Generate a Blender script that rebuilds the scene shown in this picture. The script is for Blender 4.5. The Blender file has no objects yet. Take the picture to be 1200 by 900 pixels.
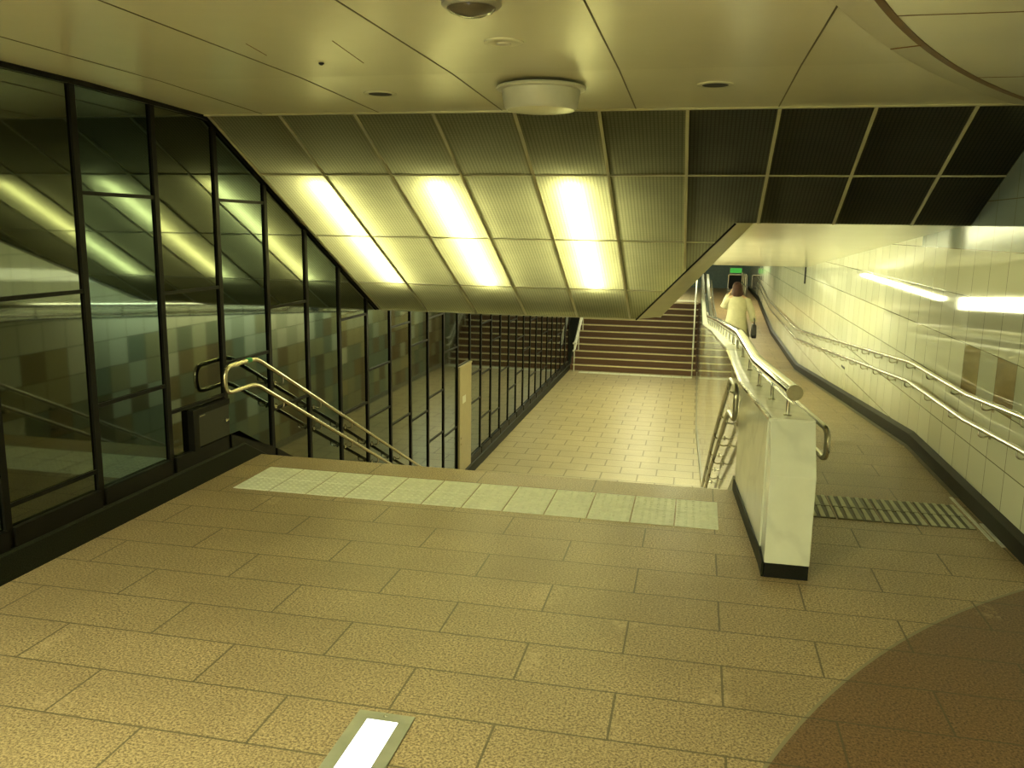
import bpy, bmesh, math, random
from mathutils import Vector, Matrix
random.seed(7)
SC = bpy.context.scene
COL = SC.collection
PI = math.pi
R = math.radians

# ------------------------------------------------------------------ helpers
def link(o):
    COL.objects.link(o); return o
def wloc(o):
    v = Vector((0, 0, 0))
    while o is not None:
        v = v + o.location; o = o.parent
    return v
def obj(name, bm, m, parent=None, smooth=False, kind=None, label=None, bevel=0):
    """one mesh object from a bmesh in world coordinates; a child is stored relative to its parent"""
    if parent is not None:
        bmesh.ops.translate(bm, verts=bm.verts, vec=-wloc(parent))
    bmesh.ops.recalc_face_normals(bm, faces=bm.faces)
    me = bpy.data.meshes.new(name); bm.to_mesh(me); bm.free()
    if m: me.materials.append(m)
    o = link(bpy.data.objects.new(name, me))
    if parent is not None: o.parent = parent
    if smooth:
        for p in me.polygons: p.use_smooth = True
        me.set_sharp_from_angle(angle=R(40))
    if kind: o['kind'] = kind
    if label: o['label'] = label
    if bevel:
        b = o.modifiers.new('bevel', 'BEVEL'); b.width = bevel; b.segments = 2; b.limit_method = 'ANGLE'
    return o
def thing(name, label, cat, loc=(0, 0, 0), group=None):
    o = link(bpy.data.objects.new(name, None)); o.location = loc
    o.empty_display_size = .1
    o['label'] = label; o['category'] = cat
    if group: o['group'] = group
    return o
def tag(o, label, cat, group=None):
    o['label'] = label; o['category'] = cat
    if group: o['group'] = group
    return o
def struct(name, bm, m, parent=None, smooth=False):
    return obj(name, bm, m, parent, smooth, kind='structure')
def B(): return bmesh.new()
def box(bm, x0, x1, y0, y1, z0, z1):
    vs = [bm.verts.new((x, y, z)) for x in (x0, x1) for y in (y0, y1) for z in (z0, z1)]
    for f in ((0, 1, 3, 2), (4, 6, 7, 5), (0, 4, 5, 1), (2, 3, 7, 6), (0, 2, 6, 4), (1, 5, 7, 3)):
        bm.faces.new([vs[i] for i in f])
    return bm
def prism(bm, poly, off):
    """a polygon of 3D points thickened by the vector off"""
    off = Vector(off)
    a = [bm.verts.new(p) for p in poly]; b = [bm.verts.new(Vector(p) + off) for p in poly]
    n = len(poly)
    bm.faces.new(a[::-1]); bm.faces.new(b)
    for i in range(n): bm.faces.new((a[i], a[(i + 1) % n], b[(i + 1) % n], b[i]))
    return bm
def loft(bm, rings, caps=True, closed=True):
    R_ = [[bm.verts.new(p) for p in r] for r in rings]
    n = len(R_[0])
    for a, b in zip(R_, R_[1:]):
        for i in range(n if closed else n - 1):
            bm.faces.new((a[i], a[(i + 1) % n], b[(i + 1) % n], b[i]))
    if caps:
        bm.faces.new(R_[0][::-1]); bm.faces.new(R_[-1])
    return bm
def fillet(pts, rad, n=5):
    pts = [Vector(p) for p in pts]
    out = [pts[0]]
    for a, b, c in zip(pts, pts[1:], pts[2:]):
        u, v = (a - b), (c - b)
        r = min(rad, u.length * .45, v.length * .45)
        p, q = b + u.normalized() * r, b + v.normalized() * r
        for i in range(n + 1):
            t = i / n
            out.append(p * (1 - t) ** 2 + b * 2 * t * (1 - t) + q * t * t)
    out.append(pts[-1]); return out
def tube(bm, pts, r, seg=12):
    pts = [Vector(p) for p in pts]
    t0 = (pts[1] - pts[0]).normalized()
    up = Vector((0, 0, 1)) if abs(t0.z) < .9 else Vector((1, 0, 0))
    n = t0.cross(up).normalized(); rings = []
    for i, p in enumerate(pts):
        if i == 0: t = pts[1] - pts[0]
        elif i == len(pts) - 1: t = pts[-1] - pts[-2]
        else: t = (pts[i + 1] - p).normalized() + (p - pts[i - 1]).normalized()
        t = t.normalized()
        n = (n - t * n.dot(t)).normalized(); b = t.cross(n)
        rings.append([p + (n * math.cos(2 * PI * k / seg) + b * math.sin(2 * PI * k / seg)) * r for k in range(seg)])
    return loft(bm, rings)
def lathe(bm, c, prof, seg=32):
    c = Vector(c)
    rings = [[c + Vector((r * math.cos(2 * PI * k / seg), r * math.sin(2 * PI * k / seg), z)) for k in range(seg)] for r, z in prof]
    return loft(bm, rings)
def lerp_tab(tab, y):
    if y <= tab[0][0]: return tab[0][1]
    for (a, u), (b, v) in zip(tab, tab[1:]):
        if y <= b: return u + (v - u) * (y - a) / (b - a)
    return tab[-1][1]

# ------------------------------------------------------------------ materials
class N:
    def __init__(s, name):
        s.m = bpy.data.materials.new(name); s.m.use_nodes = True
        s.t = s.m.node_tree; s.t.nodes.clear()
        s.out = s.t.nodes.new('ShaderNodeOutputMaterial')
    def n(s, typ, **kw):
        nd = s.t.nodes.new('ShaderNode' + typ)
        for k, v in kw.items(): setattr(nd, k, v)
        return nd
    def l(s, a, b): s.t.links.new(a, b)
    def math(s, op, a, b=0.0, c=None):
        nd = s.n('Math', operation=op)
        for i, v in enumerate((a, b) if c is None else (a, b, c)):
            if isinstance(v, (int, float)): nd.inputs[i].default_value = v
            else: s.l(v, nd.inputs[i])
        return nd.outputs[0]
    def pos(s):
        sep = s.n('SeparateXYZ'); g = s.n('NewGeometry'); s.l(g.outputs['Position'], sep.inputs[0])
        return g.outputs['Position'], sep.outputs[0], sep.outputs[1], sep.outputs[2]
    def noise(s, scale, detail=3, vec=None, rough=.55):
        nd = s.n('TexNoise'); nd.inputs['Scale'].default_value = scale; nd.inputs['Detail'].default_value = detail
        nd.inputs['Roughness'].default_value = rough
        if vec is not None: s.l(vec, nd.inputs['Vector'])
        return nd.outputs['Fac']
    def ramp(s, fac, stops, interp='LINEAR'):
        nd = s.n('ValToRGB'); cr = nd.color_ramp; cr.interpolation = interp
        while len(cr.elements) < len(stops): cr.elements.new(.5)
        for e, (p, c) in zip(cr.elements, stops): e.position = p; e.color = (*c, 1)
        s.l(fac, nd.inputs[0]); return nd.outputs[0]
    def mix(s, fac, a, b, blend='MIX'):
        nd = s.n('MixRGB', blend_type=blend)
        for i, v in enumerate((fac, a, b)):
            if isinstance(v, (int, float)): nd.inputs[i].default_value = v
            elif isinstance(v, tuple): nd.inputs[i].default_value = (*v, 1)
            else: s.l(v, nd.inputs[i])
        return nd.outputs[0]
    def principled(s, col, rough=.5, metal=0, ior=1.5, tint=None, bump=None, bstr=.2, bdist=.002, coat=0):
        p = s.n('BsdfPrincipled')
        if isinstance(col, tuple): p.inputs['Base Color'].default_value = (*col, 1)
        else: s.l(col, p.inputs['Base Color'])
        if isinstance(rough, (int, float)): p.inputs['Roughness'].default_value = rough
        else: s.l(rough, p.inputs['Roughness'])
        p.inputs['Metallic'].default_value = metal; p.inputs['IOR'].default_value = ior
        if tint: p.inputs['Specular Tint'].default_value = (*tint, 1)
        if coat: p.inputs['Coat Weight'].default_value = coat; p.inputs['Coat Roughness'].default_value = .05
        if bump is not None:
            b = s.n('Bump'); b.inputs['Strength'].default_value = bstr; b.inputs['Distance'].default_value = bdist
            s.l(bump, b.inputs['Height']); s.l(b.outputs[0], p.inputs['Normal'])
        s.l(p.outputs[0], s.out.inputs[0]); return s.m
def scl(c, k): return tuple(min(1, x * k) for x in c)
def plain(name, col, rough=.5, metal=0, ior=1.5, var=.12, scale=9, tint=None, bump=0, coat=0):
    s = N(name); P, *_ = s.pos(); f = s.noise(scale, 4, P)
    c = s.ramp(f, [(.3, scl(col, 1 - var)), (.7, scl(col, 1 + var))])
    return s.principled(c, rough, metal, ior, tint, bump=f if bump else None, bstr=bump, coat=coat)
def emit(name, col, strength):
    s = N(name); e = s.n('Emission'); P, *_ = s.pos()
    c = s.ramp(s.noise(3, 1, P), [(.3, scl(col, .97)), (.7, col)])
    s.l(c, e.inputs[0]); e.inputs[1].default_value = strength
    s.l(e.outputs[0], s.out.inputs[0]); return s.m

def grid_mask(s, a, b, wa, wb, g):
    """joint mask and cell numbers of a straight grid"""
    ua, ub = s.math('DIVIDE', a, wa), s.math('DIVIDE', b, wb)
    fa, fb = s.math('FRACT', ua), s.math('FRACT', ub)
    da = s.math('MULTIPLY', s.math('MINIMUM', fa, s.math('SUBTRACT', 1., fa)), wa)
    db = s.math('MULTIPLY', s.math('MINIMUM', fb, s.math('SUBTRACT', 1., fb)), wb)
    return s.math('LESS_THAN', s.math('MINIMUM', da, db), g), s.math('FLOOR', ua), s.math('FLOOR', ub)

def granite(name, cols, bw, bh, x0, y0, joint=.010, jcol=(.075, .062, .035), circle=None, rough=.42, stains=True):
    s = N(name); P, X, Y, Z = s.pos()
    yy = s.math('DIVIDE', s.math('SUBTRACT', Y, y0), bh)
    row = s.math('FLOOR', yy)
    off = s.math('MULTIPLY', s.math('FLOORED_MODULO', row, 2.), .5)
    xx = s.math('ADD', s.math('DIVIDE', s.math('SUBTRACT', X, x0), bw), off)
    fx, fy = s.math('FRACT', xx), s.math('FRACT', yy)
    dx = s.math('MULTIPLY', s.math('MINIMUM', fx, s.math('SUBTRACT', 1., fx)), bw)
    dy = s.math('MULTIPLY', s.math('MINIMUM', fy, s.math('SUBTRACT', 1., fy)), bh)
    j = s.math('LESS_THAN', s.math('MINIMUM', dx, dy), joint * .5)
    cmb = s.n('CombineXYZ'); s.l(s.math('FLOOR', xx), cmb.inputs[0]); s.l(row, cmb.inputs[1])
    wn = s.n('TexWhiteNoise', noise_dimensions='2D'); s.l(cmb.outputs[0], wn.inputs[0])
    sp = s.noise(95, 3, P, .7)
    c = s.ramp(sp, [(.36, scl(cols[0], .4)), (.45, cols[0]), (.53, cols[1]), (.62, cols[2])])
    c = s.mix(s.math('MULTIPLY', wn.outputs[0], .22), c, scl(cols[0], .72))
    big = s.noise(1.7, 4, P)
    c = s.mix(s.ramp(big, [(.35, (.0,) * 3), (.75, (.35,) * 3)]), c, scl(cols[0], .6), 'MIX')
    if circle:
        (cx, cy, rad) = circle
        d = s.math('SQRT', s.math('ADD', s.math('POWER', s.math('SUBTRACT', X, cx), 2.), s.math('POWER', s.math('SUBTRACT', Y, cy), 2.)))
        inside = s.math('LESS_THAN', d, rad)
        c2 = s.ramp(sp, [(.34, (.04, .022, .013)), (.44, (.125, .07, .036)), (.56, (.215, .128, .066)), (.66, (.28, .18, .10))])
        c = s.mix(inside, c, c2)
        ring = s.math('LESS_THAN', s.math('ABSOLUTE', s.math('SUBTRACT', d, rad)), .008)
        c = s.mix(ring, c, (.25, .22, .14))
    if stains:
        # scuffed, worn patches where slabs meet
        st = s.math('MULTIPLY', s.math('LESS_THAN', dx, .09), s.ramp(s.noise(2.3, 3, P), [(.56, (0, 0, 0)), (.7, (1, 1, 1))]))
        st = s.math('MULTIPLY', st, s.ramp(s.noise(30, 2, P), [(.4, (0, 0, 0)), (.6, (.55, .55, .55))]))
        c = s.mix(st, c, (.62, .48, .30))
    c = s.mix(s.math('MULTIPLY', j, .8), c, jcol)
    return s.principled(c, rough, bump=s.math('SUBTRACT', s.math('MULTIPLY', sp, .15), j), bstr=.25, bdist=.002)

FIT = dict()
M = {}
M['granite'] = granite('landing_granite', [(.27, .195, .11), (.46, .35, .20), (.64, .49, .30)], .9, .35, .20, 3.37, circle=(5.36, 0.75, 5.494))
M['granite_ramp'] = granite('ramp_granite', [(.26, .185, .095), (.39, .285, .15), (.49, .37, .22)], .9, .35, .4, 3.37, stains=False)
M['granite_low'] = granite('lower_floor_pavers', [(.41, .34, .20), (.51, .43, .26), (.59, .50, .32)], .62, .42, .1, 3.37, joint=.022, jcol=(.12, .085, .04), rough=.35, stains=False)
M['black_granite'] = plain('black_granite', (.007, .0075, .006), .5, ior=1.3, var=.5, scale=160)
M['dark_granite'] = plain('dark_green_granite', (.012, .014, .009), .5, ior=1.18, var=.7, scale=140)
M['frame'] = plain('dark_bronze_metal', (.007, .0065, .005), .45, ior=1.2, var=.15)
M['steel'] = plain('brushed_stainless_steel', (.62, .60, .53), .20, metal=1, var=.06, scale=30)
M['steel_bright'] = plain('polished_stainless_steel', (.78, .77, .72), .10, metal=1, var=.04, scale=14)
M['brass_steel'] = plain('worn_handrail_steel', (.60, .55, .42), .26, metal=1, var=.08, scale=22)
M['dark_steel'] = plain('shadowed_steel_bracket', (.25, .24, .2), .35, metal=1)
M['rail_dark'] = plain('dull_handrail_steel', (.36, .34, .27), .28, metal=1, var=.08, scale=22)
M['white_rail'] = plain('pale_satin_rail', (.85, .85, .75), .38, metal=.5)
M['floor_frame'] = plain('satin_floor_frame', (.40, .41, .33), .4, metal=.35)
M['green_tape'] = plain('green_marker_tape', (.03, .35, .12), .5)
M['flat_black'] = plain('black_hole', (.006, .006, .006), .7)  # flat black; also stands in for the dark inside downlight holes and doorway
M['cream'] = plain('cream_enamel_ceiling_panel', (.74, .73, .56), .23, var=.03, scale=2)
M['alu'] = plain('cream_aluminium_bar', (.54, .52, .34), .35, metal=.1, var=.05)
M['brown'] = plain('brown_joint', (.16, .085, .025), .5)
M['white_plastic'] = plain('pale_grey_plastic', (.62, .63, .55), .35, var=.04)
M['grey_plastic'] = plain('grey_plastic', (.30, .29, .24), .35)
M['tactile'] = plain('white_tactile_tile', (.86, .88, .76), .45, var=.08, scale=14)
def worn():  # worn white tile with shade put into its colour, darkest between the ribs
    s = N('worn_shaded_ribbed_tile'); P, X, Y, Z = s.pos()
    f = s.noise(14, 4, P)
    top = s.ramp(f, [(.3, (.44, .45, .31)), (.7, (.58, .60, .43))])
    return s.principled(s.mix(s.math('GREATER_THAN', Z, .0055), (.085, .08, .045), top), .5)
M['tactile_worn_shaded'] = worn()
M['far_strip'] = plain('pale_tactile_tile', (.66, .68, .55), .5, var=.1, scale=12)
M['void'] = plain('soffit_housing', (.10, .095, .07), .8)
M['hall'] = plain('beige_hall_wall', (.46, .42, .28), .5, var=.05)
M['far_wall'] = plain('dark_teal_wall', (.10, .16, .155), .5)
M['step'] = plain('dark_red_brown_granite_step', (.125, .062, .036), .5, var=.35, scale=120)
M['nosing'] = plain('pale_step_nosing', (.70, .62, .38), .4, var=.1)
M['panel_beige'] = plain('beige_metal_panel', (.36, .30, .17), .4, var=.05)
M['shaft'] = plain('dark_wall_behind_glass', (.02, .02, .018), .8)
M['marble'] = None
def marble():
    s = N('polished_white_marble'); P, X, Y, Z = s.pos()
    w = s.n('TexWave', wave_type='BANDS', bands_direction='DIAGONAL'); s.l(P, w.inputs['Vector'])
    w.inputs['Scale'].default_value = 1.1; w.inputs['Distortion'].default_value = 9; w.inputs['Detail'].default_value = 4
    w.inputs['Detail Scale'].default_value = 1.4
    v = s.ramp(w.outputs['Fac'], [(.0, (.60, .62, .54)), (.09, (.70, .72, .63)), (.3, (.74, .76, .66))])
    c = s.mix(.5, v, s.ramp(s.noise(6, 5, P), [(.3, (.62, .64, .55)), (.7, (.78, .80, .70))]))
    return s.principled(c, .16)
M['marble'] = marble()
LEN0, LEN1 = 6.42, .378
def right_tiles():
    s = N('glossy_white_wall_tiles'); P, X, Y, Z = s.pos()
    g, cu, cv = grid_mask(s, s.math('SUBTRACT', Y, LEN0), s.math('SUBTRACT', Z, .41), LEN1, .36, .0035)
    cmb = s.n('CombineXYZ'); s.l(cu, cmb.inputs[0]); s.l(cv, cmb.inputs[1])
    wn = s.n('TexWhiteNoise', noise_dimensions='2D'); s.l(cmb.outputs[0], wn.inputs[0])
    c = s.ramp(wn.outputs[0], [(0, (.70, .71, .56)), (1, (.80, .81, .66))])
    isrow = s.math('COMPARE', cv, 1., .1)
    for k, col in ((1, (.30, .235, .11)), (-1, (.28, .21, .10)), (0, (.56, .58, .46)), (-2, (.50, .52, .40)), (-4, (.3, .23, .11))):
        hit = s.math('MULTIPLY', isrow, s.math('COMPARE', cu, float(k), .1))
        c = s.mix(hit, c, col)
    blue = s.math('MULTIPLY', s.math('GREATER_THAN', Z, 1.85), s.math('LESS_THAN', Y, LEN0 + 6.33 * LEN1))
    c = s.mix(blue, c, (.30, .36, .33))
    c = s.mix(g, c, (.16, .15, .09))
    wob = s.noise(2.2, 1, P)
    return s.principled(c, .045, ior=1.55, bump=s.math('SUBTRACT', s.math('MULTIPLY', wob, 1.5), g), bstr=.03, bdist=.004)
M['wall_tiles'] = right_tiles()
def mosaic_tiles():
    s = N('mixed_colour_wall_tiles'); P, X, Y, Z = s.pos()
    g, cu, cv = grid_mask(s, s.math('SUBTRACT', Y, LEN0), s.math('SUBTRACT', Z, .05), LEN1, .36, .0035)
    cmb = s.n('CombineXYZ'); s.l(cu, cmb.inputs[0]); s.l(s.math('FLOOR', s.math('DIVIDE', cv, 1.0)), cmb.inputs[1])
    wn = s.n('TexWhiteNoise', noise_dimensions='2D'); s.l(cmb.outputs[0], wn.inputs[0])
    wc = s.n('TexWhiteNoise', noise_dimensions='1D'); s.l(cu, wc.inputs['W'])
    depth = s.math('MULTIPLY', s.math('MAXIMUM', s.math('MULTIPLY', cv, -1.), 0.), .075)
    low = s.math('LESS_THAN', cv, 1.)
    f = s.math('MULTIPLY', s.math('ADD', s.math('ADD', s.math('MULTIPLY', wn.outputs[0], .40), s.math('MULTIPLY', wc.outputs[0], .42)), depth), low)
    c = s.ramp(f, [(0, (.78, .79, .64)), (.36, (.60, .62, .48)), (.44, (.50, .46, .28)), (.56, (.35, .29, .18)), (.66, (.32, .36, .27)), (.78, (.26, .21, .14)), (.9, (.42, .42, .29))], 'CONSTANT')
    c = s.mix(g, c, (.10, .095, .06))
    return s.principled(c, .06, ior=1.7, bump=g, bstr=-.1, bdist=.003)
M['mosaic'] = mosaic_tiles()
def glass(name, tint, base):
    s = N(name); P, *_ = s.pos(); f = s.noise(.9, 2, P)
    c = s.ramp(f, [(.3, scl(base, .8)), (.7, base)])
    return s.principled(c, .035, ior=2.05, tint=tint, bump=f, bstr=.004, bdist=.01)
M['glass_blue'] = glass('dark_blue_green_glass', (.66, .97, 1), (.0018, .003, .0026))
M['glass_olive'] = glass('dark_olive_glass', (.88, 1, .82), (.0024, .0028, .0016))
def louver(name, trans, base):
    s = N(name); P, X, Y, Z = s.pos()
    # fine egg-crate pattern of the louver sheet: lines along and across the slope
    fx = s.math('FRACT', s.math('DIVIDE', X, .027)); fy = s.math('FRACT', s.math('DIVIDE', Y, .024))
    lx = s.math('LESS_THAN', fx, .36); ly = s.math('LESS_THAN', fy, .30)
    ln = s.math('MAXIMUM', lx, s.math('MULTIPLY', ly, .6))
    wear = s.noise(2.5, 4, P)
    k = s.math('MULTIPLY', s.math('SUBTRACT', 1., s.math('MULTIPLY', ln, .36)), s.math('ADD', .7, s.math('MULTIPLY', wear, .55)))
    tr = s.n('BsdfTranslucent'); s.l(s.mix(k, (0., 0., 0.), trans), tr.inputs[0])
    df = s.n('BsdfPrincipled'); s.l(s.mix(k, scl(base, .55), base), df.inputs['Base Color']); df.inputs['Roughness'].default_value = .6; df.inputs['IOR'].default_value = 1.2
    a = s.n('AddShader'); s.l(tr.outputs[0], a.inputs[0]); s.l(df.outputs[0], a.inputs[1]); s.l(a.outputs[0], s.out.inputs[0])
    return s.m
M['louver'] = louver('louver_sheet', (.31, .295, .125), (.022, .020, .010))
M['louver_unlit'] = louver('unlit_louver_sheet', (.20, .19, .10), (.010, .010, .0065))  # darker copy of the louver sheet: unlit look of columns away from the lamps

LIT = (.97, 1.0, .56)
M['tube'] = emit('fluorescent_tube', (1., 1., .76), 40)
M['fill_low'] = emit('corridor_lamp', (1., .97, .47), 12.5)  # glow of the added lamps across the lower corridor
M['lamp_ramp'] = emit('ramp_lamp', (1., .99, .52), 26)
M['lamp_box'] = emit('ramp_light_box', (1., .99, .56), 18)
M['fill_far'] = emit('far_fill_light', (1., .98, .60), 45)  # glow of the added lamps at the far end
M['lamp_hall'] = emit('hall_lamp', (.98, 1., .55), 74)
M['lamp_floor'] = emit('floor_light_glow', (.95, 1., .98), 3.0)
M['exit_green'] = emit('exit_sign_glow', (.10, .60, .08), .35)

# ------------------------------------------------------------------ layout numbers (metres)
XL, XR = -3.64, 2.07
LOW = -2.2
CE = 2.785
Y_TOP, Y_FLOOR = 6.5, 10.61          # stair going down
FAR_Y, FAR_TOP, FAR_END = 25.0, -.33, 28.3
def ramp_z(y): return lerp_tab([(8.4, 0), (17.8, -.77), (24, -.77), (30, -.33)], y)
FACE = [(4.83, .46), (5.03, .455), (6.6, .355), (8.4, .315), (14, .245), (17.8, .14), (30, .12)]
def face(y): return lerp_tab(FACE, y)
COPE = [(5.03, .895), (6.6, .835), (8.4, .83), (17.8, .08), (24, .08), (30, .52)]
def cope(y): return lerp_tab(COPE, y)
PW = .25

# ------------------------------------------------------------------ setting: floors
bm = B()
prism(bm, [(-3.62, -4, 0), (2.02, -4, 0), (2.02, 8.4, 0), (face(8.4) + .2, 8.4, 0), (face(6.5) + .2, Y_TOP, 0), (-3.62, Y_TOP, 0)], (0, 0, -.22))
struct('floor_landing', bm, M['granite'])
ys = [8.4, 17.8, 24, 30, 36]
bm = B()
loft(bm, [[(face(y) + .2, y, ramp_z(y)), (2.02, y, ramp_z(y)), (2.02, y, ramp_z(y) - .2), (face(y) + .2, y, ramp_z(y) - .2)] for y in ys])
struct('floor_ramp', bm, M['granite_ramp'])
bm = B(); box(bm, XL, .35, Y_FLOOR - .05, FAR_Y + .1, LOW - .2, LOW)
struct('floor_lower', bm, M['granite_low'])
bm = B(); box(bm, XL, .3, FAR_END, 36, FAR_TOP - .2, FAR_TOP)
struct('floor_far', bm, M['granite_low'])
# the stair going down, hidden behind its own top edge
bm = B()
n = 13; rise = 2.2 / n; run = (Y_FLOOR - Y_TOP) / (n - 1)
prof = [(Y_TOP - .02, -.03)]
prof = [(Y_TOP, -.02)]
for i in range(1, n):
    prof += [(Y_TOP + (i - 1) * run, -rise * i), (Y_TOP + i * run, -rise * i)]
prof += [(Y_FLOOR, LOW), (Y_FLOOR, LOW - .2), (Y_TOP, -.5)]
prism(bm, [(XL, y, z) for y, z in prof], (3.64 + .33, 0, 0))
struct('stairs_down', bm, M['granite'])

# ------------------------------------------------------------------ setting: right wall and its skirting
bm = B(); box(bm, XR, XR + .15, -4, 36, -1.2, 3.0)
struct('wall_right', bm, M['wall_tiles'])
bm = B()
loft(bm, [[(2.02, y, ramp_z(y) - .02), (2.02, y, ramp_z(y) + .11), (XR - .001, y, ramp_z(y) + .135), (XR - .001, y, ramp_z(y) - .02)] for y in (-4, 8.4, 17.8, 24, 30, 36)])
struct('baseboard_right', bm, M['black_granite'])
bm = B(); box(bm, 1.985, 2.02, 6.75, 8.4, -.01, .004)
loft(bm, [[(1.975, y, ramp_z(y) - .01), (1.975, y, ramp_z(y) + .004), (2.02, y, ramp_z(y) + .004), (2.02, y, ramp_z(y) - .01)] for y in (8.4, 17.8)])
struct('trim_1', bm, plain('grey_gutter_strip', (.16, .15, .10), .4))
# hall behind the camera, far end and the dark shaft behind the glass
bm = B(); box(bm, XL - .3, XR + .15, -4.15, -4, -.2, 3.0); struct('wall_back', bm, M['hall'])
bm = B(); box(bm, XL - .45, XL - .3, -4.15, 36, LOW - .2, 3.0); struct('wall_shaft', bm, M['shaft'])
bm = B(); box(bm, XL - .3, XR + .15, 36, 36.15, LOW, 2.4); struct('wall_far', bm, M['far_wall'])

# ------------------------------------------------------------------ ceilings
bm = B(); box(bm, XL, XR, -4, 4.68, CE, CE + .12)
ceil = struct('ceiling', bm, M['cream'])
bm = B()
prism(bm, [(XL, 4.68, CE), (XR, 4.68, CE), (XR, 5.92, 2.752), (XL, 5.92, 2.752)], (0, 0, .1))
struct('ceiling_front', bm, M['cream'])
# joints between the enamel panels
for i, x in enumerate((-3.17, -2.27, -1.37, -.46, .45)):
    bm = B()
    prism(bm, [(x - .004, -4, CE + .001), (x + .004, -4, CE + .001), (x + .004, 4.68, CE + .001), (x - .004, 4.68, CE + .001)], (0, 0, -.003))
    prism(bm, [(x - .004, 4.68, CE + .001), (x + .004, 4.68, CE + .001), (x + .004, 5.9, 2.7535), (x - .004, 5.9, 2.7535)], (0, 0, -.003))
    struct('trim_%d' % (i + 2), bm, plain('ceiling_joint', (.10, .085, .04), .6))
bm = B(); box(bm, XL, XR, 5.895, 5.93, 2.742, 2.757)
struct('trim_7', bm, M['alu'])
# round canopy let into the ceiling at the right, with a brown joint round it
CC = (10.3, -.37); CR = 10.385
def arc(r, z, a0=R(141), a1=R(205), n=80):
    return [(CC[0] + r * math.cos(a0 + (a1 - a0) * i / n), CC[1] + r * math.sin(a0 + (a1 - a0) * i / n), z) for i in range(n + 1)]
def clipx(p): return (min(p[0], XR), p[1], p[2])
bm = B()
rings = [[clipx(p) for p in arc(r, z)] for r, z in ((CR + .17, CE + .002), (CR + .165, CE - .035), (CR + .02, CE - .055), (CR + .02, CE + .002))]
loft(bm, [list(q) for q in zip(*rings)], caps=True)
bmesh.ops.remove_doubles(bm, verts=bm.verts, dist=1e-5)
struct('ceiling_ring', bm, M['cream'], smooth=True)
bm = B()
inner = [clipx(p) for p in arc(CR, CE - .05)]
prism(bm, inner + [(XR, -3, CE - .05)], (0, 0, .052))
struct('ceiling_round', bm, M['cream'])
bm = B()
rings = [[clipx(p) for p in arc(r, z)] for r, z in ((CR + .022, CE - .057), (CR + .022, CE - .049), (CR - .004, CE - .049), (CR - .004, CE - .053))]
loft(bm, [list(q) for q in zip(*rings)], caps=True)
struct('trim_8', bm, M['brown'])
for i, y in enumerate((3.47, 4.83)):
    x0 = CC[0] - math.sqrt(CR ** 2 - (y - CC[1]) ** 2)
    bm = B(); box(bm, x0, XR, y - .004, y + .004, CE - .0515, CE - .049)
    struct('trim_%d' % (9 + i), bm, M['brown'])

bm = B(); tube(bm, [(.765, 4.13, CE - .037), (.848, 3.97, CE - .056)], .004, 6); struct('trim_14', bm, M['brown'])
# sloping soffit over the stair: grid of bars with louver sheets between, lamps above
AN = R(26.693); SY, SZ = 5.92, 2.755
CW = .586
ROWS = [0, .862, 1.989, 3.118, 3.93]
RC = 1.62                                       # where the part over the ramp stops
def sp(x, r, h=0):
    return Vector((x, SY + r * math.cos(AN) + h * math.sin(AN), SZ - r * math.sin(AN) + h * math.cos(AN)))
def xlim(r): return .28 - .92 * (r - RC) / (3.93 - RC)
def clip_poly(poly, f):
    out = []
    for a, b in zip(poly, poly[1:] + poly[:1]):
        fa, fb = f(a), f(b)
        if fa <= 0: out.append(a)
        if (fa < 0 < fb) or (fb < 0 < fa):
            t = fa / (fa - fb); out.append((a[0] + (b[0] - a[0]) * t, a[1] + (b[1] - a[1]) * t))
    return out
def soffit_pieces(x0, x1, r0, r1):
    res = []
    x1 = min(x1, XR)
    if r0 < RC: res.append([(x0, r0), (x1, r0), (x1, min(r1, RC)), (x0, min(r1, RC))])
    if r1 > RC:
        q = [(x0, max(r0, RC)), (x1, max(r0, RC)), (x1, r1), (x0, r1)]
        q = clip_poly(q, lambda p: p[0] - xlim(p[1]))
        if len(q) > 2: res.append(q)
    return res
soff = link(bpy.data.objects.new('ceiling_soffit', None)); soff.location = sp(-1, 2); soff['kind'] = 'structure'
for i in range(10):
    for j in range(4):
        x0, x1 = XL + CW * i + .008, XL + CW * (i + 1) - .008
        if i == 9: x1 = XR
        pcs = soffit_pieces(x0, x1, ROWS[j] + .008, ROWS[j + 1] - .008)
        if not pcs: continue
        bm = B()
        for q in pcs:
            bm.faces.new([bm.verts.new(sp(x, r, .005)) for x, r in q])
        obj('louver_panel', bm, M['louver'] if (i < 6) else M['louver_unlit'], soff)
for i in range(11):
    x = XL + CW * i
    if x > XR - .02: continue
    x = max(x, XL + .011)
    rmax = RC if x > .28 else (3.93 if x < -.64 else RC + (.28 - x) / .92 * (3.93 - RC))
    bm = B()
    prism(bm, [sp(x - .011, 0, -.003), sp(x + .011, 0, -.003), sp(x + .011, rmax, -.003), sp(x - .011, rmax, -.003)], sp(0, 0, .015) - sp(0, 0, 0))
    obj('grid_bar', bm, M['alu'], soff)
for r in ROWS[1:]:
    x1 = XR if r < RC else xlim(r)
    bm = B()
    prism(bm, [sp(XL, r - .007, -.002), sp(x1, r - .007, -.002), sp(x1, r + .007, -.002), sp(XL, r + .007, -.002)], sp(0, 0, .014) - sp(0, 0, 0))
    obj('grid_bar', bm, M['alu'], soff)
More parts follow.
